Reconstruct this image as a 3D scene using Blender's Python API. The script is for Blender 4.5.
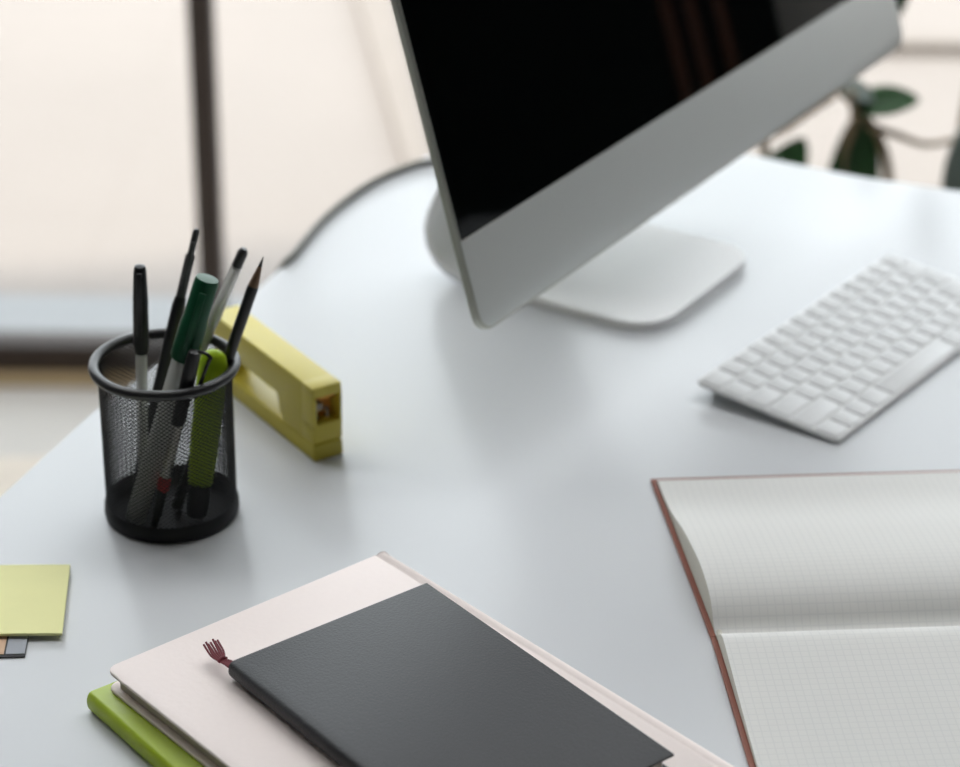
import bpy, bmesh, math, random
from mathutils import Vector, Matrix, Quaternion
S = bpy.context.scene
for o in list(bpy.data.objects): bpy.data.objects.remove(o)
R = math.radians
TZ = 0.74                                   # height of the tabletop

# ------------------------------------------------------------------ camera
cam_d = bpy.data.cameras.new('camera'); cam = bpy.data.objects.new('camera', cam_d)
S.collection.objects.link(cam); S.camera = cam
cam_d.sensor_width = 36; cam_d.sensor_fit = 'HORIZONTAL'; cam_d.lens = 91.05
p, r = R(27), R(0.7)
fw = Vector((0, math.cos(p), -math.sin(p))); rt0 = Vector((1, 0, 0)); up0 = rt0.cross(fw)
rt = rt0*math.cos(r) + up0*math.sin(r); up = up0*math.cos(r) - rt0*math.sin(r)
cam.matrix_world = Matrix(((rt.x, up.x, -fw.x, 0), (rt.y, up.y, -fw.y, 0), (rt.z, up.z, -fw.z, 0.786+TZ), (0, 0, 0, 1)))
cam_d.clip_start = 0.05; cam_d.clip_end = 200
cam_d.dof.use_dof = True; cam_d.dof.focus_distance = 1.38; cam_d.dof.aperture_fstop = 5.2
# ------------------------------------------------------------------ world, sun, exposure
wd = bpy.data.worlds.new('sky'); S.world = wd; wd.use_nodes = True
nt = wd.node_tree; bg = nt.nodes['Background']            # hazy bright sky: whiter and stronger towards the horizon
tc = nt.nodes.new('ShaderNodeTexCoord'); sp = nt.nodes.new('ShaderNodeSeparateXYZ'); nt.links.new(tc.outputs['Generated'], sp.inputs[0])
mr = nt.nodes.new('ShaderNodeMapRange'); mr.inputs['From Min'].default_value = 0; mr.inputs['From Max'].default_value = .85
mr.inputs['To Min'].default_value = 2.9; mr.inputs['To Max'].default_value = 2.6
nt.links.new(sp.outputs['Z'], mr.inputs['Value']); nt.links.new(mr.outputs['Result'], bg.inputs['Strength'])
bg.inputs[0].default_value = (.90, .955, 1, 1)
sun_d = bpy.data.lights.new('sun', 'SUN'); sun = bpy.data.objects.new('sun', sun_d); S.collection.objects.link(sun)
sun_d.energy = 3.2; sun_d.angle = R(3); sun_d.color = (1, .93, .82)
sun.rotation_euler = Vector((.62, .09, -.8)).to_track_quat('-Z', 'Y').to_euler()
def portal(name, loc, rot, sx, sy):
    d = bpy.data.lights.new(name, 'AREA'); d.shape = 'RECTANGLE'; d.size = sx; d.size_y = sy
    d.cycles.is_portal = True
    o = bpy.data.objects.new(name, d); S.collection.objects.link(o); o.location = loc; o.rotation_euler = rot
    return o
S.view_settings.view_transform = 'Standard'; S.view_settings.look = 'None'
S.view_settings.gamma = 1; S.view_settings.use_curve_mapping = False; S.view_settings.exposure = 0.50
try:
    S.cycles.use_denoising = True; S.cycles.max_bounces = 10; S.cycles.transparent_max_bounces = 24
    S.cycles.diffuse_bounces = 6
except Exception: pass

# ------------------------------------------------------------------ materials
def mat(name, col, rough=.5, metal=0., spec=.5, noise=None, bump=None, coat=0., trans=0., vary=0.):
    m = bpy.data.materials.new(name); m.use_nodes = True; nt = m.node_tree; b = nt.nodes['Principled BSDF']
    b.inputs['Base Color'].default_value = (*col, 1); b.inputs['Roughness'].default_value = rough
    b.inputs['Metallic'].default_value = metal; b.inputs['Specular IOR Level'].default_value = spec
    b.inputs['Coat Weight'].default_value = coat; b.inputs['Transmission Weight'].default_value = trans
    if noise or vary:
        tc = nt.nodes.new('ShaderNodeTexCoord'); n = nt.nodes.new('ShaderNodeTexNoise')
        n.inputs['Scale'].default_value = noise or 40; n.inputs['Detail'].default_value = 4
        nt.links.new(tc.outputs['Object'], n.inputs['Vector'])
        if vary:
            mx = nt.nodes.new('ShaderNodeMix'); mx.data_type = 'RGBA'
            mx.inputs[6].default_value = (*[c*(1-vary) for c in col], 1); mx.inputs[7].default_value = (*[min(1, c*(1+vary)) for c in col], 1)
            nt.links.new(n.outputs['Fac'], mx.inputs[0]); nt.links.new(mx.outputs[2], b.inputs['Base Color'])
        if bump:
            bp = nt.nodes.new('ShaderNodeBump'); bp.inputs['Strength'].default_value = bump; bp.inputs['Distance'].default_value = .001
            nt.links.new(n.outputs['Fac'], bp.inputs['Height']); nt.links.new(bp.outputs['Normal'], b.inputs['Normal'])
    return m
def grid_mat(name, col, line, sx, sy, width, rough, tex='Object', noise_amt=.0):
    """A surface with thin straight lines on a rectangular lattice (ruled paper, paving joints)."""
    m = mat(name, col, rough); nt = m.node_tree; b = nt.nodes['Principled BSDF']
    tc = nt.nodes.new('ShaderNodeTexCoord'); sp = nt.nodes.new('ShaderNodeSeparateXYZ'); nt.links.new(tc.outputs[tex], sp.inputs[0])
    outs = []
    for ax, s in ((0, sx), (1, sy)):
        a = nt.nodes.new('ShaderNodeMath'); a.operation = 'PINGPONG'; a.inputs[1].default_value = s/2
        nt.links.new(sp.outputs[ax], a.inputs[0])
        l = nt.nodes.new('ShaderNodeMath'); l.operation = 'LESS_THAN'; l.inputs[1].default_value = width/2
        nt.links.new(a.outputs[0], l.inputs[0]); outs.append(l)
    mxm = nt.nodes.new('ShaderNodeMath'); mxm.operation = 'MAXIMUM'
    nt.links.new(outs[0].outputs[0], mxm.inputs[0]); nt.links.new(outs[1].outputs[0], mxm.inputs[1])
    mx = nt.nodes.new('ShaderNodeMix'); mx.data_type = 'RGBA'
    mx.inputs[6].default_value = (*col, 1); mx.inputs[7].default_value = (*line, 1)
    if noise_amt:
        n = nt.nodes.new('ShaderNodeTexNoise'); n.inputs['Scale'].default_value = 1.1; n.inputs['Detail'].default_value = 3
        nt.links.new(tc.outputs[tex], n.inputs['Vector'])
        m2 = nt.nodes.new('ShaderNodeMix'); m2.data_type = 'RGBA'
        m2.inputs[6].default_value = (*[c*(1-noise_amt) for c in col], 1); m2.inputs[7].default_value = (*[c*(1+noise_amt) for c in col], 1)
        nt.links.new(n.outputs['Fac'], m2.inputs[0]); nt.links.new(m2.outputs[2], mx.inputs[6])
    nt.links.new(mxm.outputs[0], mx.inputs[0]); nt.links.new(mx.outputs[2], b.inputs['Base Color'])
    return m
def pane_mat(name):
    m = bpy.data.materials.new(name); m.use_nodes = True; nt = m.node_tree; nt.nodes.clear()
    out = nt.nodes.new('ShaderNodeOutputMaterial'); mx = nt.nodes.new('ShaderNodeMixShader')
    t = nt.nodes.new('ShaderNodeBsdfTransparent'); g = nt.nodes.new('ShaderNodeBsdfGlossy'); f = nt.nodes.new('ShaderNodeFresnel')
    t.inputs[0].default_value = (.98, .985, .98, 1); g.inputs['Roughness'].default_value = .02; f.inputs[0].default_value = 1.45
    nt.links.new(f.outputs[0], mx.inputs[0]); nt.links.new(t.outputs[0], mx.inputs[1]); nt.links.new(g.outputs[0], mx.inputs[2])
    nt.links.new(mx.outputs[0], out.inputs[0]); return m
def clear_mat(name, col, op=.45, rough=.2):
    """Thin clear plastic: part see-through, part tinted shell."""
    m = mat(name, col, rough); m.node_tree.nodes['Principled BSDF'].inputs['Alpha'].default_value = op; return m

M = dict(
    table=mat('white_laminate', (.62, .637, .655), .23, spec=.13, noise=60, bump=.01),
    table_edge=mat('table_edge', (.6, .61, .62), .5),
    floor=mat('floor_vinyl', (.70, .67, .62), .5, noise=6, vary=.08),
    ceil=mat('ceiling_paint', (.82, .82, .80), .9, noise=20, bump=.1),
    wall=mat('wall_paint', (.70, .69, .66), .9, noise=30, bump=.1),
    grey_wall=mat('charcoal_wall_paint', (.10, .10, .10), .8, noise=20, vary=.1),
    darkwall=mat('dark_panel', (.010, .008, .007), .9, spec=0., noise=8, vary=.3),
    slat=mat('brown_wood', (.20, .085, .055), .8, spec=.1, noise=12, vary=.35),
    frame=mat('brown_black_metal', (.052, .036, .029), .6, noise=20, vary=.1),
    ledge=mat('pale_stone_ledge', (.22, .225, .23), .6, noise=12, vary=.06),
    paving=grid_mat('beige_paving', (.233, .204, .186), (.226, .197, .179), .6, .3, .012, .8, noise_amt=.10),
    kerb=mat('kerb_stone', (.216, .186, .164), .8, noise=10, vary=.1),
    tan_wood=mat('tan_wood_strip', (.42, .31, .17), .6, noise=15, vary=.15),
    sun_patch=mat('sun_patch_cream', (.86, .78, .68), .95, noise=300, bump=.4),  # pale colour stands in for sunlight on the floor
    pane=pane_mat('window_glass'),
    alum=mat('aluminium', (.80, .83, .81), .42, metal=.30, noise=400, bump=.02),
    alum_light=mat('bright_aluminium', (.95, .95, .955), .5, spec=.2),
    glass_black=mat('black_screen_glass', (.002, .003, .003), .04, spec=.4),
    bezel=mat('silver_edge', (.55, .56, .50), .35, metal=.6),
    key=mat('white_key', (.72, .73, .735), .5), key_base=mat('keyboard_shell', (.84, .85, .85), .45),
    rubber=mat('dark_rubber', (.02, .02, .02), .7),
    cup=mat('black_mesh_metal', (.012, .012, .013), .38, metal=.0, spec=.6),
    cup_dark=mat('black_wire_mesh', (.006, .006, .007), .5, spec=.25),
    yellow=mat('yellow_enamel', (.59, .49, .058), .45, noise=60, vary=.03), yellow_base=mat('yellow_base', (.56, .465, .05), .45),
    amber=mat('amber_inside', (.75, .32, .02), .5), staple=mat('staple_metal', (.25, .22, .18), .4, metal=.8),
    note=mat('yellow_paper', (.82, .805, .40), .8, noise=90, bump=.06, vary=.02),
    grey_tab=mat('grey_tab', (.37, .39, .43), .7, noise=200, vary=.05), peach_tab=mat('peach_tab', (.66, .44, .29), .7),
    black_card=mat('black_card', (.02, .02, .022), .6),
    lime=mat('lime_cover', (.36, .48, .010), .45, noise=250, bump=.1), 
    beige=mat('beige_cover', (.86, .765, .73), .6, noise=300, bump=.12, vary=.02),
    beige_pages=mat('cream_page_block', (.50, .44, .36), .85, noise=300, vary=.12),
    leather=mat('black_leather', (.028, .029, .032), .50, spec=.4, noise=700, bump=.35),
    leather_edge=mat('black_spine', (.008, .008, .009), .55),
    white_pages=mat('page_block', (.62, .60, .53), .85, noise=500, vary=.08),
    ribbon=mat('dark_red_ribbon', (.16, .018, .028), .7, noise=400, vary=.25),
    rust=mat('rust_cover', (.25, .075, .042), .5, noise=200, vary=.1), rust_in=mat('rust_endpaper', (.44, .30, .27), .7),
    paper=grid_mat('grid_paper', (.80, .80, .775), (.75, .753, .735), .005, .005, .0007, .85),
    black=mat('black_plastic', (.008, .008, .009), .35), darkgrey=mat('grey_plastic', (.05, .05, .05), .4),
    green=mat('green_cap', (.003, .075, .030), .4, spec=.3), clear=clear_mat('clear_barrel', (.85, .85, .83), .6),
    frost=clear_mat('frosted_barrel', (.62, .63, .60), .8, .35), lime_pl=mat('lime_plastic', (.46, .66, .012), .4),
    silver=mat('silver_metal', (.62, .60, .56), .3, metal=.8), red=mat('red_plastic', (.55, .03, .03), .35),
    wood=mat('pencil_wood', (.20, .12, .07), .7), lead=mat('graphite', (.02, .02, .02), .4), white=mat('white_plastic', (.75, .75, .75), .4),
    cable=mat('grey_cable', (.12, .12, .105), .5),
    leaf=mat('green_leaf', (.020, .075, .020), .35, spec=.4, noise=25, vary=.3), leaf_grey=mat('grey_green_leaf', (.16, .20, .18), .35, noise=25, vary=.2),
    stem=mat('brown_stem', (.26, .19, .11), .7, noise=60, vary=.2), pot=mat('pot_ceramic', (.55, .53, .5), .5), soil=mat('soil', (.03, .02, .015), .95, noise=80, bump=.8),
    legmetal=mat('leg_metal', (.7, .7, .7), .4),
)

def glow_mat(name, col, power):
    m = mat(name, col, .5); b = m.node_tree.nodes['Principled BSDF']
    b.inputs['Emission Color'].default_value = (*col, 1); b.inputs['Emission Strength'].default_value = power; return m
M['fill_light'] = glow_mat('fill_glow', (.97, .985, 1), 4.9)  # glow of the added fill panels above the view
# ------------------------------------------------------------------ helpers
C = S.collection
def link(o, parent=None):
    C.objects.link(o)
    if parent: o.parent = parent
    return o
def obj(name, bm, m, parent=None, smooth=True, angle=35):
    me = bpy.data.meshes.new(name); bmesh.ops.recalc_face_normals(bm, faces=bm.faces[:]); bm.to_mesh(me); bm.free()
    ms = m if isinstance(m, (list, tuple)) else [m]
    for x in ms: me.materials.append(x)
    o = bpy.data.objects.new(name, me); link(o, parent)
    if smooth:
        for f in me.polygons: f.use_smooth = True
        try: me.set_sharp_from_angle(angle=R(angle))
        except Exception: pass
    return o
def tag(o, label, cat, group=None):
    o['label'] = label; o['category'] = cat
    if group: o['group'] = group
    return o
def thing(name, label, cat, loc, rotz=0, rot=None):
    o = bpy.data.objects.new(name, None); C.objects.link(o); o.empty_display_size = .02
    o.location = loc; o.rotation_euler = rot if rot else (0, 0, rotz); return tag(o, label, cat)
def struct(o): o['kind'] = 'structure'; return o
def NB(): return bmesh.new()
def box(bm, c, s, bev=0, seg=2, mtx=None):
    ret = bmesh.ops.create_cube(bm, size=1); vs = ret['verts']
    for v in vs: v.co = Vector((v.co.x*s[0]+c[0], v.co.y*s[1]+c[1], v.co.z*s[2]+c[2]))
    if mtx: 
        for v in vs: v.co = mtx @ v.co
    if bev:
        es = list({e for v in vs for e in v.link_edges})
        bmesh.ops.bevel(bm, geom=es, offset=bev, segments=seg, affect='EDGES', profile=.5)
    return bm
def prism(bm, pts, z0, z1, f=None):
    """Closed outline extruded from z0 to z1; f maps (x, y, z) to a point."""
    f = f or (lambda x, y, z: (x, y, z)); n = len(pts)
    a = [bm.verts.new(f(x, y, z0)) for x, y in pts]; b = [bm.verts.new(f(x, y, z1)) for x, y in pts]
    bm.faces.new(a[::-1]); bm.faces.new(b)
    for i in range(n): bm.faces.new((a[i], a[(i+1) % n], b[(i+1) % n], b[i]))
    return bm
def loft(bm, rings, caps=True, closed=True):
    vr = [[bm.verts.new(q) for q in ring] for ring in rings]; n = len(vr[0])
    for a, b in zip(vr, vr[1:]):
        for i in range(n if closed else n-1): bm.faces.new((a[i], a[(i+1) % n], b[(i+1) % n], b[i]))
    if caps: bm.faces.new(vr[0][::-1]); bm.faces.new(vr[-1])
    return bm
def rrect(x0, y0, x1, y1, rad, n=6):
    """Rounded rectangle outline; rad is one radius or four (x1y1, x0y1, x0y0, x1y0)."""
    rr = rad if isinstance(rad, (list, tuple)) else [rad]*4; pts = []
    for (cx, cy, a0), q in zip(((x1, y1, 0), (x0, y1, 90), (x0, y0, 180), (x1, y0, 270)), rr):
        sx = -1 if cx == x1 else 1; sy = -1 if cy == y1 else 1
        if q <= 0: pts.append((cx, cy)); continue
        for i in range(n+1):
            a = R(a0 + 90*i/n); pts.append((cx+sx*q+q*math.cos(a), cy+sy*q+q*math.sin(a)))
    return pts
def slab(bm, pts, z0, z1, bev=.001, f=None, k=3):
    """Outline extruded with softened top and bottom rims."""
    n = len(pts); cx = sum(q[0] for q in pts)/n; cy = sum(q[1] for q in pts)/n
    nrm = []
    for i in range(n):
        ax, ay = pts[i-1]; bx, by = pts[(i+1) % n]; dx, dy = bx-ax, by-ay; l = math.hypot(dx, dy) or 1
        nrm.append((dy/l, -dx/l))
    f = f or (lambda x, y, z: (x, y, z)); rings = []
    prof = [(1-math.sin(R(90*i/k)), 1-math.cos(R(90*i/k))) for i in range(k+1)]   # inset, height near the bottom
    prof = [(bev*(1-math.sin(R(90*i/k))), z0+bev*(1-math.cos(R(90*i/k)))) for i in range(k+1)]
    prof += [(bev*(1-math.cos(R(90*i/k))), z1-bev+bev*math.sin(R(90*i/k))) for i in range(k+1)]
    for ins, z in prof: rings.append([f(x-nx*ins, y-ny*ins, z) for (x, y), (nx, ny) in zip(pts, nrm)])
    return loft(bm, rings)
def lathe(bm, prof, seg=24, mtx=None, caps=True):
    rings = []
    for rad, z in prof:
        ring = [Vector((rad*math.cos(2*math.pi*i/seg), rad*math.sin(2*math.pi*i/seg), z)) for i in range(seg)]
        rings.append([mtx @ q for q in ring] if mtx else ring)
    return loft(bm, rings, caps)
def tube(bm, pts, rad, seg=10, caps=True, flat=1.):
    pts = [Vector(q) for q in pts]; rr = rad if isinstance(rad, (list, tuple)) else [rad]*len(pts); rings = []
    ref = Vector((0, 0, 1))
    t0 = (pts[1]-pts[0]).normalized()
    if abs(t0.dot(ref)) > .9: ref = Vector((1, 0, 0))
    u = (ref - t0*ref.dot(t0)).normalized()
    for i, q in enumerate(pts):
        t = (pts[min(i+1, len(pts)-1)]-pts[max(i-1, 0)]).normalized(); u = (u-t*u.dot(t)).normalized(); v = t.cross(u)
        rings.append([q+(u*math.cos(2*math.pi*k/seg)*flat+v*math.sin(2*math.pi*k/seg))*rr[i] for k in range(seg)])
    return loft(bm, rings, caps)
def spline(pts, n=8):
    P = [Vector(q) for q in pts]; P = [P[0]*2-P[1]]+P+[P[-1]*2-P[-2]]; out = []
    for i in range(1, len(P)-2):
        for k in range(n):
            t = k/n; a, b, c, d = P[i-1:i+3]
            out.append(.5*((2*b)+(c-a)*t+(2*a-5*b+4*c-d)*t*t+(3*b-a-3*c+d)*t**3))
    out.append(P[-2]); return out

# ------------------------------------------------------------------ setting
X0, X1, Y0, Y1, ZC = -2.4, 1.9, -2.6, 3.0, 2.75
struct(obj('floor', box(NB(), ((X0+X1)/2, (Y0+Y1)/2+.03, -.05), (X1-X0+.3, Y1-Y0+.26, .1)), M['floor'], smooth=False))
struct(obj('ceiling', box(NB(), ((X0+X1)/2, (Y0+Y1)/2, ZC+.05), (X1-X0+.3, Y1-Y0+.3, .1)), M['ceil'], smooth=False))
struct(obj('ground', prism(NB(), [(-40, Y1+.16), (40, Y1+.16), (40, 80), (-40, 80)], -.2, -.01), M['paving'], smooth=False))
for i, y in enumerate((.2, .6, 1.0, 2.50, 2.60, 2.725)):
    struct(obj('trim_%d' % (i+1), box(NB(), (X1-.015, y, ZC/2), (.03, .052, ZC), .004), M['slat'], smooth=False))
# back wall behind the camera with one wide window
def wall_with_windows(name, axis, pos, a0, a1, w0, w1, z0, z1, m):
    b = NB()
    def add(s0, s1, q0, q1):
        if s1-s0 < 1e-4 or q1-q0 < 1e-4: return
        c = ((s0+s1)/2, pos, (q0+q1)/2) if axis == 'x' else (pos, (s0+s1)/2, (q0+q1)/2)
        s = (s1-s0, .1, q1-q0) if axis == 'x' else (.1, s1-s0, q1-q0)
        box(b, c, s)
    add(a0, w0, 0, ZC); add(w1, a1, 0, ZC); add(w0, w1, 0, z0); add(w0, w1, z1, ZC)
    return struct(obj(name, b, m, smooth=False))
def window(name, axis, pos, a0, a1, z0, z1, mull, bw=.05, fm='frame'):
    root = bpy.data.objects.new(name, None); C.objects.link(root); struct(root)
    c = ((a0+a1)/2, pos, z0) if axis == 'x' else (pos, (a0+a1)/2, z0); root.location = c
    def part(nm, s0, s1, q0, q1, th, m):
        m0 = (s0+s1)/2-(a0+a1)/2; cc = (m0, 0, (q0+q1)/2-z0) if axis == 'x' else (0, m0, (q0+q1)/2-z0)
        ss = (s1-s0, th, q1-q0) if axis == 'x' else (th, s1-s0, q1-q0)
        return obj(nm, box(NB(), cc, ss, .002 if th > .02 else 0, 1), m, root, smooth=False)
    part('bottom_rail', a0, a1, z0, z0+.047, bw, M[fm]); part('top_rail', a0, a1, z1-.05, z1, bw, M[fm])
    part('side_rail', a0, a0+.05, z0+.047, z1-.05, bw, M[fm]); part('side_rail', a1-.05, a1, z0+.047, z1-.05, bw, M[fm])
    e = [a0+.05]+list(mull)+[a1-.05]
    for x in mull: part('mullion', x-.0155, x+.0155, z0+.047, z1-.05, .05, M[fm])
    for s0, s1 in zip(e, e[1:]):
        part('pane', s0+(.0155 if s0 in mull else 0), s1-(.0155 if s1 in mull else 0), z0+.047, z1-.05, .006, M['pane'])
    return root
WX1 = 1.45
wall_with_windows('wall_back', 'x', Y1+.05, X0-.1, X1+.1, X0+.1, WX1, 0, 2.6, M['wall'])
window('window_1', 'x', Y1+.025, X0+.1, WX1, 0, 2.6, (-1.72, -.368))
struct(obj('wall_left', box(NB(), (X0-.05, (Y0+Y1)/2, ZC/2), (.1, Y1-Y0, ZC)), M['grey_wall'], smooth=False))
struct(obj('wall_front', box(NB(), ((X0+X1)/2, Y0-.05, ZC/2), (X1-X0+.2, .1, ZC)), M['grey_wall'], smooth=False))
struct(obj('wall_right', box(NB(), (X1+.05, (Y0+Y1)/2, ZC/2), (.1, Y1-Y0+.2, ZC)), M['darkwall'], smooth=False))
portal('window_portal', ((X0+.1+WX1)/2, Y1+.13, 1.3), (R(-90), 0, 0), WX1-X0-.1, 2.6)
b = NB(); box(b, ((X0+WX1)/2, Y1+.125, -.0), (WX1-X0, .14, .07), .004); struct(obj('trim_10', b, M['ledge'], smooth=False))
# kerb stones that cross the paving outside
b = NB()
prism(b, [(-.115, 3.70), (-.075, 3.72), (-.19, 4.72), (-.40, 6.6), (-.47, 6.6), (-.26, 4.70)], -.02, .012)
tag(struct(obj('kerb', b, M['kerb'], smooth=False)), 'beige kerb line crossing the sunlit paving outside', 'kerb')
b = NB(); box(b, (1.4, 4.44, 0), (1.5, .05, .03), .004)
tag(struct(obj('kerb', b, M['kerb'], smooth=False)), 'beige kerb line across the paving behind the plant', 'kerb')
b = NB(); box(b, ((X0+WX1)/2, Y1-.012, .004), (WX1-X0, .045, .008), .002); struct(obj('trim_11', b, M['tan_wood'], smooth=False))
# rug: cream sheet standing in for sunlight on the floor
b = NB(); slab(b, rrect(-2.0, 1.5, -.45, 2.75, .02), 0, .012, .004)
tag(obj('sun_patch_sheet', b, M['sun_patch']), 'cream sheet coloured as a sunlit patch on the floor left of the table', 'sun_patch')

# fill panels added under the ceiling, out of view, to brighten the table
for lx, where in ((-1.35, 'left'), (.05, 'middle'), (1.35, 'right')):
    lt = thing('fill_panel', 'unseen flat white fill panel added near the window, %s one of the row' % where, 'fill_light', (lx, 2.15, ZC-.035)); lt['group'] = 'added fill panels in a row near the window'
    b = NB(); box(b, (0, 0, .0215), (1.22, .62, .027), .003); obj('housing', b, M['legmetal'], lt)
    b = NB(); box(b, (0, 0, .004), (1.18, .58, .008), .002); obj('diffuser', b, M['fill_light'], lt)
# ------------------------------------------------------------------ table
tab = thing('office_table', 'white table with a rounded back corner in front of the window', 'table', (0, 0, 0))
edge = [(.42, 1.909), (.333, 1.942), (.28, 1.968), (.235, 1.992), (.16, 2.025), (.09, 2.04), (.03, 2.03), (-.02, 2.005), (-.056, 1.972), (-.078, 1.946), (-.099, 1.917), (-.118, 1.878), (-.136, 1.826), (-.149, 1.765)]
sm = [(q.x, q.y) for q in spline([(x, y, 0) for x, y in edge], 5)]
out = [(-.185, 1.665), (-.229, 1.580), (-.2695, 1.492), (-.313, 1.37), (-.70, .45), (.75, .45), (1.25, 1.555)]
poly = [sm[0]] + sm[1:] + out                     # runs counter-clockwise seen from above
obj('tabletop', slab(NB(), poly, TZ-.025, TZ, .002), M['table'], tab)
for lx, ly in ((-.45, .65), (.68, .65), (.98, 1.45), (.02, 1.80)):
    b = NB(); lathe(b, [(.018, 0), (.022, .004), (.022, TZ-.035), (.04, TZ-.03), (.04, TZ-.025)], 20, Matrix.Translation((lx, ly, 0)))
    obj('leg', b, M['legmetal'], tab)

# ------------------------------------------------------------------ computer
ANG = R(58.25); d = Vector((math.cos(ANG), math.sin(ANG), 0)); nv = Vector((d.y, -d.x, 0))
W, H, CH, T = .686, .455, .062, R(17)
BL = Vector((.002, 1.420, TZ+.1))                 # lower left corner of the front
mon = thing('desktop_computer', 'silver all-in-one computer with black screen on the white table', 'computer', (BL.x, BL.y, TZ), ANG)
tl = Matrix.Translation((0, 0, .1)) @ Matrix.Rotation(-T, 4, 'X')
def P(x, y, z): return tl @ Vector((x, -z, y))      # panel coordinates: across, up, towards the viewer
cr = .013
obj('chin', slab(NB(), rrect(0, 0, W, CH, (0, 0, cr, cr)), -.004, .0, .0008, P), M['alum'], mon)
obj('screen', slab(NB(), rrect(.0012, CH+.0006, W-.0012, H-.001, (cr, cr, 0, 0)), -.004, .0003, .0005, P), M['glass_black'], mon)
rings = []
for ins, z in ((-.0006, -.0003), (-.0016, -.0012), (-.0016, -.0055), (.004, -.008), (.03, -.013), (.08, -.021), (.14, -.029), (.19, -.033)):
    rings.append([P(x, y, z) for x, y in rrect(ins, ins, W-ins, H-ins, max(cr-ins*.05, .012))])
obj('back_shell', loft(NB(), rings), M['bezel'], mon)
# stand: one bent plate, foot in front, rising behind to the hinge
sc, hw = .3235, .0875
pts = [(-.003, .0035, -.033), (-.0005, .0035, -.0205), (.0045, .0035, -.0115), (.012, .0035, -.0045), (.020, .0035, -.0012), (.029, .0035, 0), (.06, .0035, 0), (.11, .0035, 0), (.148, .0035, 0)]
pts += [(.166, .0045, 0), (.180, .0085, 0), (.190, .0155, 0), (.1965, .026, 0), (.1985, .039, 0), (.1955, .053, 0), (.187, .073, 0), (.175, .100, 0), (.155, .145, 0), (.130, .20, 0), (.112, .245, 0), (.103, .265, -.004)]
rings = []
for i, (y, z, ins) in enumerate(pts):
    a = pts[max(i-1, 0)]; c = pts[min(i+1, len(pts)-1)]; ty, tz = c[0]-a[0], c[1]-a[1]; l = math.hypot(ty, tz); ny, nz = -tz/l*.0035, ty/l*.0035
    w = hw+ins; e = .0012
    rings.append([Vector((sc-w, y+ny*.6, z+nz*.6)), Vector((sc-w+e, y+ny, z+nz)), Vector((sc+w-e, y+ny, z+nz)), Vector((sc+w, y+ny*.6, z+nz*.6)),
                  Vector((sc+w, y-ny*.6, z-nz*.6)), Vector((sc+w-e, y-ny, z-nz)), Vector((sc-w+e, y-ny, z-nz)), Vector((sc-w, y-ny*.6, z-nz*.6))])
std = obj('stand', loft(NB(), rings), M['alum_light'], mon)
b = NB(); lathe(b, [(.012, -.05), (.014, -.045), (.014, .045), (.012, .05)], 20, Matrix.Translation((sc, .098, .272)) @ Matrix.Rotation(R(90), 4, 'Y'))
obj('hinge', b, M['alum'], std)

cb = spline([(.062, 1.860, .045), (.045, 1.895, .012), (.01, 1.938, .0032), (-.02, 1.957, .003), (-.049, 1.957, .003), (-.071, 1.938, .003), (-.092, 1.911, .003), (-.112, 1.873, .003), (-.131, 1.824, .003), (-.145, 1.772, .003)], 6)
cb += spline([(-.1485, 1.757, .0031), (-.1545, 1.744, .001), (-.1615, 1.735, -.012), (-.165, 1.731, -.06), (-.166, 1.735, -.25), (-.15, 1.76, -.55), (-.12, 1.80, -.735)], 6)
b = NB(); tube(b, [q+Vector((0, 0, TZ)) for q in cb], .0030, 10)
tag(obj('power_cable', b, M['cable']), 'grey cable curving along the back table edge behind the computer', 'cable')

# ------------------------------------------------------------------ keyboard
KA = R(53.3)
kb = thing('keyboard', 'flat white keyboard on the table right of the computer stand', 'keyboard', (.244, 1.4555, TZ), KA)
kt = Matrix.Translation((0, 0, .0006)) @ Matrix.Rotation(R(4.6), 4, 'X')
def K(x, y, z): return kt @ Vector((x, y, z))
KW, KD, KH = .284, .1165, .0034
obj('shell', slab(NB(), rrect(0, 0, KW, KD, .006), .0004, KH, .0012, K), M['key_base'], kb)
b = NB(); lathe(b, [(.003, .012), (.0044, .0135), (.0044, KW-.0135), (.003, KW-.012)], 20, Matrix.Translation((0, KD-.010, .0046)) @ Matrix.Rotation(R(90), 4, 'Y')); obj('rear_foot', b, M['alum'], kb)
rows = [[1, 1, 1, 1.25, 5.55, 1.25, 1, 1, 1, 1], [2.3]+[1]*10+[2.3], [1.8]+[1]*11+[1.8], [1.5]+[1]*12+[1.2], [1]*13+[1.5], [1.3]+[1]*13]
gap = .0020; y = .0028; kh = (KD-.0052-gap*5)/6
for rw in rows:
    unit = (KW-.0044-gap*(len(rw)-1))/sum(rw); x = .0022
    for u in rw:
        w = unit*u
        obj('key', slab(NB(), rrect(x, y, x+w, y+kh, .0018, 3), KH, KH+.0009, .0004, K, 2), M['key'], kb); x += w+gap
    y += kh+gap

# ------------------------------------------------------------------ pencil cup
CX, CY = -.1972, 1.356
cup = thing('pencil_cup', 'round black wire-mesh pencil cup full of pens', 'pencil cup', (CX, CY, TZ))
b = NB(); n, hh, z0, z1, rb = 74, 36, .008, .105, .0415
def cv(i, j): a = 2*math.pi*i/(2*n); return bm_v.setdefault((i % (2*n), j), b.verts.new((rb*math.cos(a), rb*math.sin(a), z0+(z1-z0)*j/(2*hh))) if (i % (2*n), j) not in bm_v else bm_v[(i % (2*n), j)])
bm_v = {}
for j in range(1, 2*hh):
    for i in range(2*n):
        if (i+j) % 2 == 0: b.faces.new((cv(i-1, j), cv(i, j-1), cv(i+1, j), cv(i, j+1)))
fs = b.faces[:]
bmesh.ops.recalc_face_normals(b, faces=fs)
bmesh.ops.inset_individual(b, faces=fs, thickness=.00030, depth=0)
bmesh.ops.delete(b, geom=fs, context='FACES_ONLY')
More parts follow.
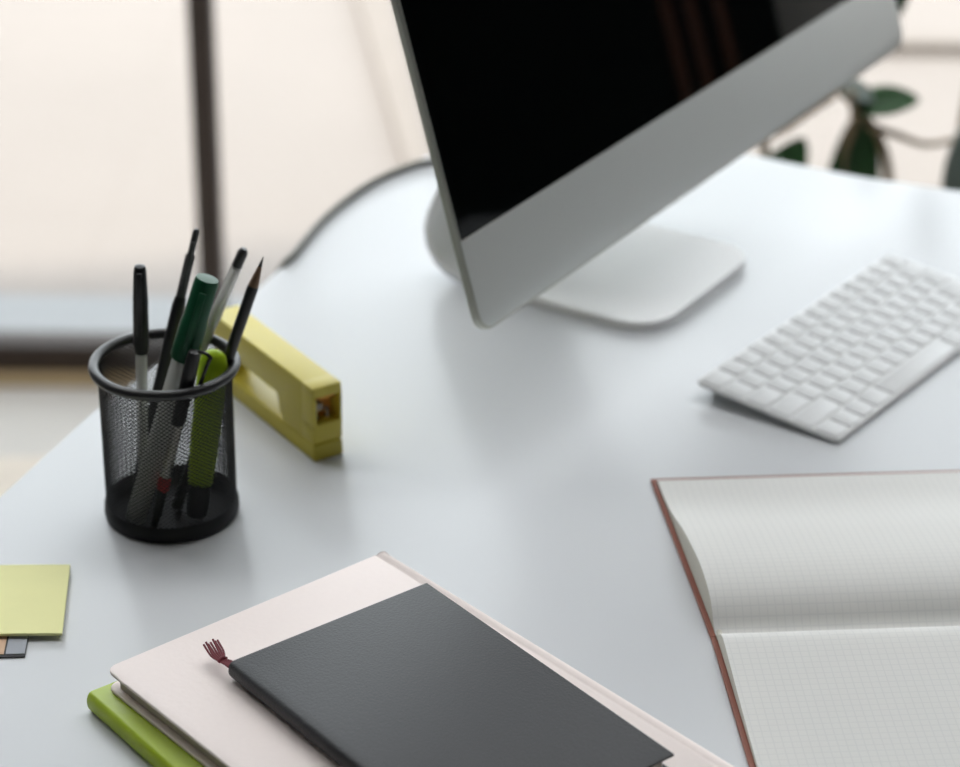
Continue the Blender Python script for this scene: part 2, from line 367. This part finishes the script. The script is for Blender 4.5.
mw = obj('mesh_wall', b, M['cup_dark'], cup)
md = mw.modifiers.new('thickness', 'SOLIDIFY'); md.thickness = .0006; md.offset = 0
b = NB()
ring = [(Vector(((.0443+.0034*math.cos(t))*math.cos(a), (.0443+.0034*math.cos(t))*math.sin(a), .1068+.0034*math.sin(t)))) for a in [0] for t in [0]]
rings = []
for k in range(65):
    a = 2*math.pi*k/64
    rings.append([Vector(((.0441+.0034*math.cos(t))*math.cos(a), (.0441+.0034*math.cos(t))*math.sin(a), .1062+.0034*math.sin(t))) for t in [2*math.pi*q/12 for q in range(12)]])
loft(b, rings, False); bmesh.ops.remove_doubles(b, verts=b.verts[:], dist=1e-6)
obj('rim', b, M['cup'], cup)
b = NB(); lathe(b, [(.002, .0008), (.040, .0), (.0425, .001), (.0432, .004), (.0430, .009), (.0418, .0115), (.0408, .0115), (.0402, .003), (.002, .0028)], 64); obj('base', b, M['cup_dark'], cup)

holder = {}
def pen(name, label, cat, p0, p1, parts, flat=None, spin=0):
    a = Vector(p0)+Vector((0, .008, TZ)); c = Vector(p1)+Vector((0, .008, TZ-.004)); ax = (c-a); L = ax.length
    q = Vector((0, 0, 1)).rotation_difference(ax.normalized())
    o = thing(name, label, cat, a, rot=(q @ Quaternion((0, 0, 1), spin)).to_euler())
    for nm, pr, m in parts:
        bm = NB(); lathe(bm, [(rd, z*L) for rd, z in pr], 20)
        if flat and nm in flat:
            for v in bm.verts: v.co.y *= flat[nm]
        q_ = obj(nm, bm, M[m], o)
        if nm == 'cap' or (nm == 'barrel' and not any(z_[0] == 'cap' for z_ in parts)): holder[o.name] = q_
    return o, L
def clip(o, L, m, z0, z1, rad, w=.0022, name='clip'):
    bm = NB(); box(bm, (0, -rad-.0018, (z0+z1)/2*L), (w*2, .0011, (z1-z0)*L), .0005); box(bm, (0, -rad-.0005, z1*L-.002), (w*2, .0032, .003), .0005)
    obj(name, bm, M[m], holder[o.name])
# black-capped ballpoint, leftmost
o, L = pen('ballpoint_pen', 'black-capped clear ballpoint pen, leftmost in the mesh cup', 'pen', (-.216, 1.352, .0045), (-.2097, 1.352, .176),
    [('barrel', [(.0012, 0), (.0018, .01), (.0036, .06), (.0036, .66), (.002, .67)], 'clear'), ('ink_tube', [(.0012, .02), (.0014, .06), (.0014, .64), (.0008, .645)], 'lead'),
     ('cap', [(.0042, .64), (.0048, .645), (.0050, .68), (.0048, .86), (.0040, .975), (.0034, .995), (.001, 1.0)], 'black')])
clip(o, L, 'black', .72, .98, .0043, .0016)
# mechanical pencil
o, L = pen('mechanical_pencil', 'slim mechanical pencil with black grip, second from left in the cup', 'pencil', (-.223, 1.361, .0045), (-.177, 1.376, .190),
    [('barrel', [(.003, .74), (.0031, .76), (.0030, .90), (.0024, .91)], 'darkgrey'), ('grip', [(.001, 0), (.0028, .05), (.0040, .1), (.0043, .3), (.0043, .72), (.0036, .75), (.003, .755)], 'black'),
     ('push_button', [(.0018, .905), (.0020, .91), (.0020, .99), (.0012, 1.0)], 'darkgrey')])
clip(o, L, 'darkgrey', .80, .96, .0028, .0012)
# green marker
o, L = pen('marker_pen', 'thick marker pen with a green cap and frosted barrel in the cup', 'marker', (-.2185, 1.325, .0045), (-.1665, 1.336, .175),
    [('barrel', [(.003, 0), (.0062, .02), (.0068, .1), (.0068, .72), (.006, .73)], 'frost'), ('cap', [(.0080, .68), (.0085, .69), (.0085, .82), (.0078, .85), (.0076, .985), (.0070, .998), (.002, 1.0)], 'green')])
clip(o, L, 'green', .74, .96, .0080, .002)
# clear capped pen behind the marker
o, L = pen('gel_pen', 'clear gel pen with dark tip end, behind the green marker', 'pen', (-.219, 1.378, .0045), (-.1485, 1.383, .174),
    [('barrel', [(.0012, 0), (.0034, .06), (.0036, .1), (.0036, .78), (.003, .80)], 'frost'), ('refill', [(.001, .03), (.0014, .06), (.0014, .76), (.001, .77)], 'lead'),
     ('cap', [(.0036, .70), (.0039, .71), (.0037, .92), (.0033, .93)], 'clear'), ('cap_plug', [(.0032, .915), (.0034, .92), (.0034, .985), (.002, 1.0)], 'darkgrey')])
clip(o, L, 'clear', .76, .92, .0036, .0012)
# sharpened pencil
pen('pencil', 'sharpened black pencil pointing up, rightmost in the mesh cup', 'pencil', (-.194, 1.345, .0045), (-.1335, 1.351, .183),
    [('shaft', [(.0034, 0), (.0036, .004), (.0036, .88), (.0034, .888)], 'black'), ('sharpened_cone', [(.0034, .886), (.0013, .962)], 'wood'), ('lead_tip', [(.0013, .961), (.0002, 1.0)], 'lead')])
# highlighter
o, L = pen('highlighter', 'flat lime highlighter with dark cap, at the right side of the cup', 'highlighter', (-.1800, 1.332, .0045), (-.1648, 1.344, .1225),
    [('body', [(.0065, .20), (.0078, .21), (.0088, .4), (.0094, .7), (.0094, .84), (.0090, .92), (.0074, .97), (.0042, .992), (.001, 1.0)], 'lime_pl'), ('cap', [(.003, 0), (.0060, .01), (.0068, .05), (.0070, .19), (.0072, .205)], 'black')], {'body': .62, 'cap': .75})
# silver pen with the black clip cap
o, L = pen('capped_pen', 'silver pen with black clip cap and red band, front of the cup', 'pen', (-.2055, 1.315, .0045), (-.1738, 1.318, .135),
    [('barrel', [(.0030, .30), (.0034, .31), (.0034, .62), (.003, .63)], 'silver'), ('nose', [(.0008, 0), (.002, .04), (.0032, .12), (.0034, .24)], 'black'), ('red_band', [(.0036, .235), (.0040, .245), (.0040, .30), (.0034, .31)], 'red'),
     ('cap', [(.0040, .60), (.0044, .61), (.0044, .95), (.0036, .99), (.001, 1.0)], 'black')], spin=R(90))
bm = NB(); tube(bm, spline([(-.002, 0, .985*L), (.006, 0, .995*L), (.0105, 0, .975*L), (.0095, 0, .95*L), (.0068, 0, .76*L)], 5), .0012, 8)
cl = obj('clip', bm, M['black'], holder[o.name]); cl.rotation_euler = (0, 0, R(-90))

# ------------------------------------------------------------------ stapler
st = thing('stapler', 'boxy yellow stapler on the table behind the mesh cup', 'stapler', (-.1105, 1.4235, TZ), R(124))
SW = .0225                                         # local x runs back from the front, local y is to the left
def Y(x, z, w): return (x, -w, z)
b = NB(); slab(b, [(0, 0), (.143, 0), (.143, .010), (.138, .013), (0.002, .013), (0, .011)], 0, SW, .0012, Y); obj('base', b, M['yellow_base'], st)
b = NB(); slab(b, [(.014, .0132), (.040, .0132), (.046, .018), (.049, .031), (.147, .031), (.147, .051), (.142, .0545), (.014, .0545)], 0, SW, .0012, Y)
box(b, (.0075, -SW/2, .0505), (.015, SW, .008), .001)
box(b, (.0075, -SW/2, .0201), (.015, SW, .0138), .0008)
box(b, (.0075, -.0016, .036), (.015, .0032, .026), .0008); box(b, (.0075, -SW+.0008, .036), (.015, .0016, .026), .0004)
obj('arm', b, M['yellow'], st)
b = NB(); box(b, (.0125, -SW/2, .036), (.002, SW-.005, .0215)); box(b, (.009, -SW/2-.003, .044), (.007, .012, .004)); chn = obj('staple_channel', b, M['amber'], st)
b = NB(); tube(b, [(.006, -.0065, .028), (.006, -.0065, .035), (.006, -.0145, .035), (.006, -.0145, .028)], .0012, 6)
box(b, (.008, -.008, .037), (.006, .006, .005), .0005); obj('staple', b, M['staple'], chn)
b = NB(); lathe(b, [(.004, -SW-.0006), (.004, .0006)], 16, Matrix.Translation((.134, 0, .022)) @ Matrix.Rotation(R(-90), 4, 'X')); box(b, (.134, -SW/2, .022), (.014, SW-.002, .020), .001)
obj('hinge', b, M['yellow_base'], st)

# ------------------------------------------------------------------ sticky notes
b = NB(); nx, ny = 16, 10
q0, q1 = Vector((-.2440, 1.2040)), Vector((-.2515, 1.2825)); dl = Vector((-.0758, -.0045))
def nz(u, v): return .0026+.0008*(max(0, 1-v*3))**2*(1-.5*u)+.0006*math.sin(u*3)
top = [[b.verts.new((*(q0+(q1-q0)*(j/ny)+dl*(i/nx)), TZ+.0011+nz(i/nx, j/ny))) for i in range(nx+1)] for j in range(ny+1)]
bot = [[b.verts.new((*(q0+(q1-q0)*(j/ny)+dl*(i/nx)), TZ+nz(i/nx, j/ny)-.0007)) for i in range(nx+1)] for j in range(ny+1)]
for j in range(ny):
    for i in range(nx):
        b.faces.new((top[j][i], top[j][i+1], top[j+1][i+1], top[j+1][i])); b.faces.new((bot[j][i], bot[j+1][i], bot[j+1][i+1], bot[j][i+1]))
for i in range(nx): b.faces.new((top[0][i], bot[0][i], bot[0][i+1], top[0][i+1])); b.faces.new((top[ny][i], top[ny][i+1], bot[ny][i+1], bot[ny][i]))
for j in range(ny): b.faces.new((top[j][0], top[j+1][0], bot[j+1][0], bot[j][0])); b.faces.new((top[j][nx], bot[j][nx], bot[j+1][nx], top[j+1][nx]))
tag(obj('sticky_note_pad', b, M['note']), 'pale yellow sticky note pad at the left table edge', 'sticky notes')
pk = thing('page_flag_pack', 'dark card pack of grey and peach page flags under the sticky notes', 'page flags', (-.2625, 1.184, TZ), R(4))
b = NB(); slab(b, rrect(-.055, 0, .0, .048, .0006), 0, .0011, .0003); obj('backing_card', b, M['black_card'], pk)
for nm, xa, xb, m in (('grey_flag', -.0115, -.0004, 'grey_tab'), ('peach_flag', -.024, -.0125, 'peach_tab'), ('grey_flag', -.036, -.025, 'grey_tab')):
    b = NB(); slab(b, rrect(xa, .0022, xb, .046, .0003), .0011, .0017, .0002); obj(nm, b, M[m], pk)

# ------------------------------------------------------------------ stacked notebooks
gn = thing('notebook', 'lime green notebook at the bottom of the stack', 'notebook', (-.2185, 1.1305, TZ), R(-51.5))
# local x along the spine, local y into the book
def spine_cover(L_, D_, h, t, back=False):
    """Wrap-round cover: rounded spine at y=0, boards to y=D_."""
    k = 8; o_ = []; i_ = []
    for q in range(k+1):
        a = R(90+180*q/k); o_.append((h/2*.55+h/2*.55*math.cos(a), h/2+h/2*math.sin(a))); 
    outer = [(D_, h)]+o_+[(D_, 0)]
    ri = h/2-t
    inner = [(D_, t)]+[(h/2*.55+ri*.55*math.cos(R(270-180*q/k)), h/2+ri*math.sin(R(270-180*q/k))) for q in range(k+1)]+[(D_, h-t)]
    return outer+inner
bm = NB(); slab(bm, spine_cover(.21, .148, .0128, .0022), 0, .21, .0006, lambda y, z, x: (x, y, z), 2); obj('cover', bm, M['lime'], gn)
bm = NB(); box(bm, (.105, .077, .0064), (.204, .136, .0080), .0004); obj('page_block', bm, M['white_pages'], gn)

z = TZ+.0130
bn = thing('notebook', 'large beige notebook lying on the lime notebook, under the black one', 'notebook', (-.2075, 1.1345, z), R(-49.2))
# local x from the near-left corner along the open edge, local y towards the spine
LX, LY, hb = .30, .2030, .0138
bm = NB(); slab(bm, rrect(0, 0, LX, LY-.011, (.0, .0, .007, .007)), hb-.0022, hb, .0007); slab(bm, rrect(0, 0, LX, LY-.011, (0, 0, .007, .007)), 0, .0022, .0007)
prof = [(LY-.012, hb), (LY-.0112, hb-.0006), (LY-.0100, hb-.0009), (LY-.0088, hb-.0005), (LY-.007, hb+.0001), (LY-.004, hb-.0003), (LY-.0012, hb-.003), (LY, hb/2), (LY-.0012, .003), (LY-.004, .0003), (LY-.007, 0), (LY-.012, 0),
        (LY-.012, .002), (LY-.006, .002), (LY-.003, hb/2), (LY-.006, hb-.0026), (LY-.012, hb-.0024)]
slab(bm, prof, 0, LX, .0004, lambda y, zz, x: (x, y, zz), 2)
for v in bm.verts: v.co.y *= 1+.10*v.co.x
obj('cover', bm, M['beige'], bn)
bm = NB(); slab(bm, rrect(.004, .0042, LX-.004, LY-.0085, (0, 0, .006, .006)), .0022, hb-.0022, .0004); obj('page_block', bm, M['beige_pages'], bn)

z2 = z+hb+.0002
kn = thing('notebook', 'black leather notebook on top of the beige notebook', 'notebook', (-.1380, 1.1220, z2), R(-51.3))
KL, KDp, hk = .2135, .1385, .0125
# local x along the spine from the ribbon end, local y towards the fore edge
bm = NB()
k = 8; t = .0018
outer = [(KDp, hk), (.010, hk), (.0045, hk-.0001), (.0026, hk-.0008), (.0012, hk-.0026), (.0008, hk/2), (.0012, .0045), (.003, .0018), (.0055, .0004), (.010, 0), (KDp, 0)]
inner = [(KDp, t), (.010, t), (.0050, t+.0012), (.0032, hk/2), (.0050, hk-t-.0012), (.010, hk-t), (KDp, hk-t)]
slab(bm, outer+inner, 0, KL, .0006, lambda y, zz, x: (x, y, zz), 2); obj('cover', bm, M['leather'], kn)
bm = NB(); slab(bm, rrect(.003, .0045, KL-.003, KDp-.0035, (.003, .0, .0, .003)), t, hk-t, .0003); obj('page_block', bm, M['white_pages'], kn)
bm = NB()
for s in range(7):                                  # frayed strands of the marker ribbon
    o_ = (s-3)*.0008; f = (s-3)*.0016
    tube(bm, spline([(.004, .0045+o_, .0085), (-.004, .0040+o_, .0088), (-.0100, .0038+o_*.8, .0076), (-.0170, .0050+o_*1.1+f*.3, .0078), (-.0270, .0070+f*.95, .0095+.0012*math.sin(s*2))], 4), .00062, 6)
tube(bm, spline([(-.0098, .0010, .0076), (-.0104, .0038, .0088), (-.0098, .0065, .0076)], 4), .0011, 8)
obj('ribbon', bm, M['ribbon'], kn)
bm = NB(); tube(bm, [(.003, .0055, .006), (-.002, .005, .0055), (-.0042, .006, .004)], [.0022, .002, .0006], 8); obj('headband', bm, M['leather_edge'], kn)

# ------------------------------------------------------------------ open notebook
ob = thing('open_notebook', 'open grid-paper notebook with rust cover at the right of the table', 'notebook', (.1395, 1.2075, TZ), R(4.8))
# local x along the spine, local y away from the viewer
PL, PW = .262, .196
f = lambda y, zz, x: (x-.045*max(0, y), y, zz)
bm = NB()
slab(bm, [(.0045, .0003), (PW, .0), (PW, .0024), (.0045, .0025)], -.0008, PL, .0008, f)
slab(bm, [(-PW, 0), (-.0045, .0003), (-.0045, .0025), (-PW, .0024)], -.0008, PL, .0008, f)
slab(bm, [(-.006, .0012), (0, .0002), (.006, .0012), (.006, .0024), (0, .0014), (-.006, .0024)], -.0008, PL, .0005, f)
obj('cover', bm, M['rust'], ob)
up_prof = [(.0008, .0024), (.004, .0024), (.008, .0030), (.012, .0058), (.018, .0118), (.025, .0164), (.034, .0194), (.046, .0210), (.062, .0212), (.085, .0190), (.108, .0156), (.135, .0095), (.160, .0055), (PW-.005, .0040)]
lo_prof = [(.0008, .0040), (.003, .0080), (.007, .0115), (.014, .0135), (.026, .0132), (.045, .0115), (.085, .0085), (.130, .0060), (PW-.005, .0044)]
def block(prof, sgn):
    sp = [(q.x, q.y) for q in spline([(a, c, 0) for a, c in prof], 4)]
    low = [(PW-.005, .0028), (.12, .0029), (.05, .0031), (.02, .0030), (.0012, .0026)]
    pts = [(a*sgn, c) for a, c in sp+low]
    return slab(NB(), pts if sgn < 0 else pts[::-1], .0024, PL-.005, .0003, f, 2)
for prof_, sg in ((up_prof, 1), (lo_prof, -1)):
    o = obj('page_block', block(prof_, sg), [M['paper'], M['white_pages']], ob, angle=50)
    for fc in o.data.polygons:
        if abs(fc.normal.x) > .6: fc.material_index = 1
bm = NB(); tube(bm, [(.004, -.0055, .0052), (.004, 0, .0042), (.004, .0055, .0052)], .0018, 10); obj('headband', bm, M['white_pages'], ob)

# ------------------------------------------------------------------ plant beyond the table
PX, PY = .47, 2.47
pl = thing('potted_plant', 'green leafy houseplant standing on the floor behind the table', 'plant', (PX, PY, 0))
bm = NB(); lathe(bm, [(.06, 0), (.085, .005), (.11, .2), (.115, .215), (.10, .215), (.098, .195)], 32); obj('pot', bm, M['pot'], pl)
bm = NB(); lathe(bm, [(.002, .192), (.098, .19), (.098, .195), (.002, .200)], 32); obj('soil', bm, M['soil'], pl)
def stem(pts, r0, r1):
    sp = spline([(x-PX, y-PY, zz) for x, y, zz in pts], 6); n_ = len(sp)
    bm = NB(); tube(bm, sp, [r0+(r1-r0)*i/(n_-1) for i in range(n_)], 8); obj('stem', bm, M['stem'], pl)
def leaf(base, tip, nrm, w, m='leaf'):
    B = Vector((base[0]-PX, base[1]-PY, base[2])); Tp = Vector((tip[0]-PX, tip[1]-PY, tip[2])); ax = Tp-B; N = Vector(nrm).normalized()
    sd = ax.cross(N).normalized(); N = sd.cross(ax).normalized(); L_ = ax.length; bm = NB(); n_ = 12; rows_ = []
    for i in range(n_+1):
        u = i/n_; hwid = w*max(.02, math.sin(math.pi*min(1, u*1.0))**.6*(1-.25*u)) if 0 < u < 1 else w*.02
        c_ = B+ax*u-N*(.12*L_*u*u)
        rows_.append([c_+sd*(hwid*s)+N*(abs(s)**1.5*hwid*.35) for s in (-1, -.6, -.25, 0, .25, .6, 1)])
    a_ = [[bm.verts.new(q) for q in rw] for rw in rows_]
    for x_, y_ in zip(a_, a_[1:]):
        for i in range(6): bm.faces.new((x_[i], x_[i+1], y_[i+1], y_[i]))
    o = obj('leaf', bm, M[m], pl); mod = o.modifiers.new('thickness', 'SOLIDIFY'); mod.thickness = .0008
z = lambda v: v+TZ
stem([(PX, PY, .19), (.45, 2.45, .40), (.435, 2.43, .55), (.405, 2.42, z(-.125)), (.372, 2.41, z(-.09)), (.35, 2.40, z(-.05))], .007, .004)
stem([(.41, 2.42, z(-.135)), (.44, 2.42, z(-.145)), (.47, 2.42, z(-.155)), (.50, 2.42, z(-.15))], .0045, .003)
stem([(PX, PY, .19), (.43, 2.44, .42), (.385, 2.42, z(-.19)), (.391, 2.41, z(-.13)), (.385, 2.40, z(-.09))], .006, .004)
stem([(PX-.02, PY, .19), (.36, 2.46, .45), (.30, 2.42, z(-.165)), (.325, 2.42, z(-.135)), (.37, 2.42, z(-.10))], .006, .0045)
stem([(PX+.02, PY, .19), (.52, 2.5, .5), (.53, 2.5, z(-.05)), (.515, 2.49, z(.04)), (.47, 2.46, z(.085)), (.417, 2.432, z(.060))], .006, .003)
leaf((.30, 2.41, z(-.21)), (.342, 2.41, z(-.148)), (.3, -.8, .5), .026)
leaf((.388, 2.42, z(-.25)), (.400, 2.41, z(-.122)), (.2, -.9, .3), .034)
leaf((.388, 2.41, z(-.112)), (.458, 2.41, z(-.096)), (.1, -.6, .8), .021)
leaf((.372, 2.41, z(-.090)), (.412, 2.41, z(-.098)), (.1, -.4, .9), .018, 'leaf_grey')
leaf((.508, 2.42, z(-.24)), (.512, 2.42, z(-.135)), (.0, -.9, .4), .020, 'leaf_grey')
leaf((.415, 2.43, z(.060)), (.430, 2.42, z(-.018)), (.0, -.9, .4), .020)
leaf((.525, 2.495, z(.02)), (.60, 2.47, z(.075)), (.2, -.6, .8), .024)
leaf((.49, 2.47, z(.078)), (.50, 2.46, z(.165)), (.1, -.9, .3), .026)
leaf((.36, 2.45, .44), (.30, 2.43, .36), (-.3, -.3, .9), .03)
leaf((.44, 2.43, .44), (.49, 2.38, .50), (.2, -.4, .9), .03)
leaf((.45, 2.45, .40), (.54, 2.40, .36), (.2, -.4, .9), .03)
leaf((.44, 2.45, .38), (.40, 2.37, .40), (-.2, -.4, .9), .03)
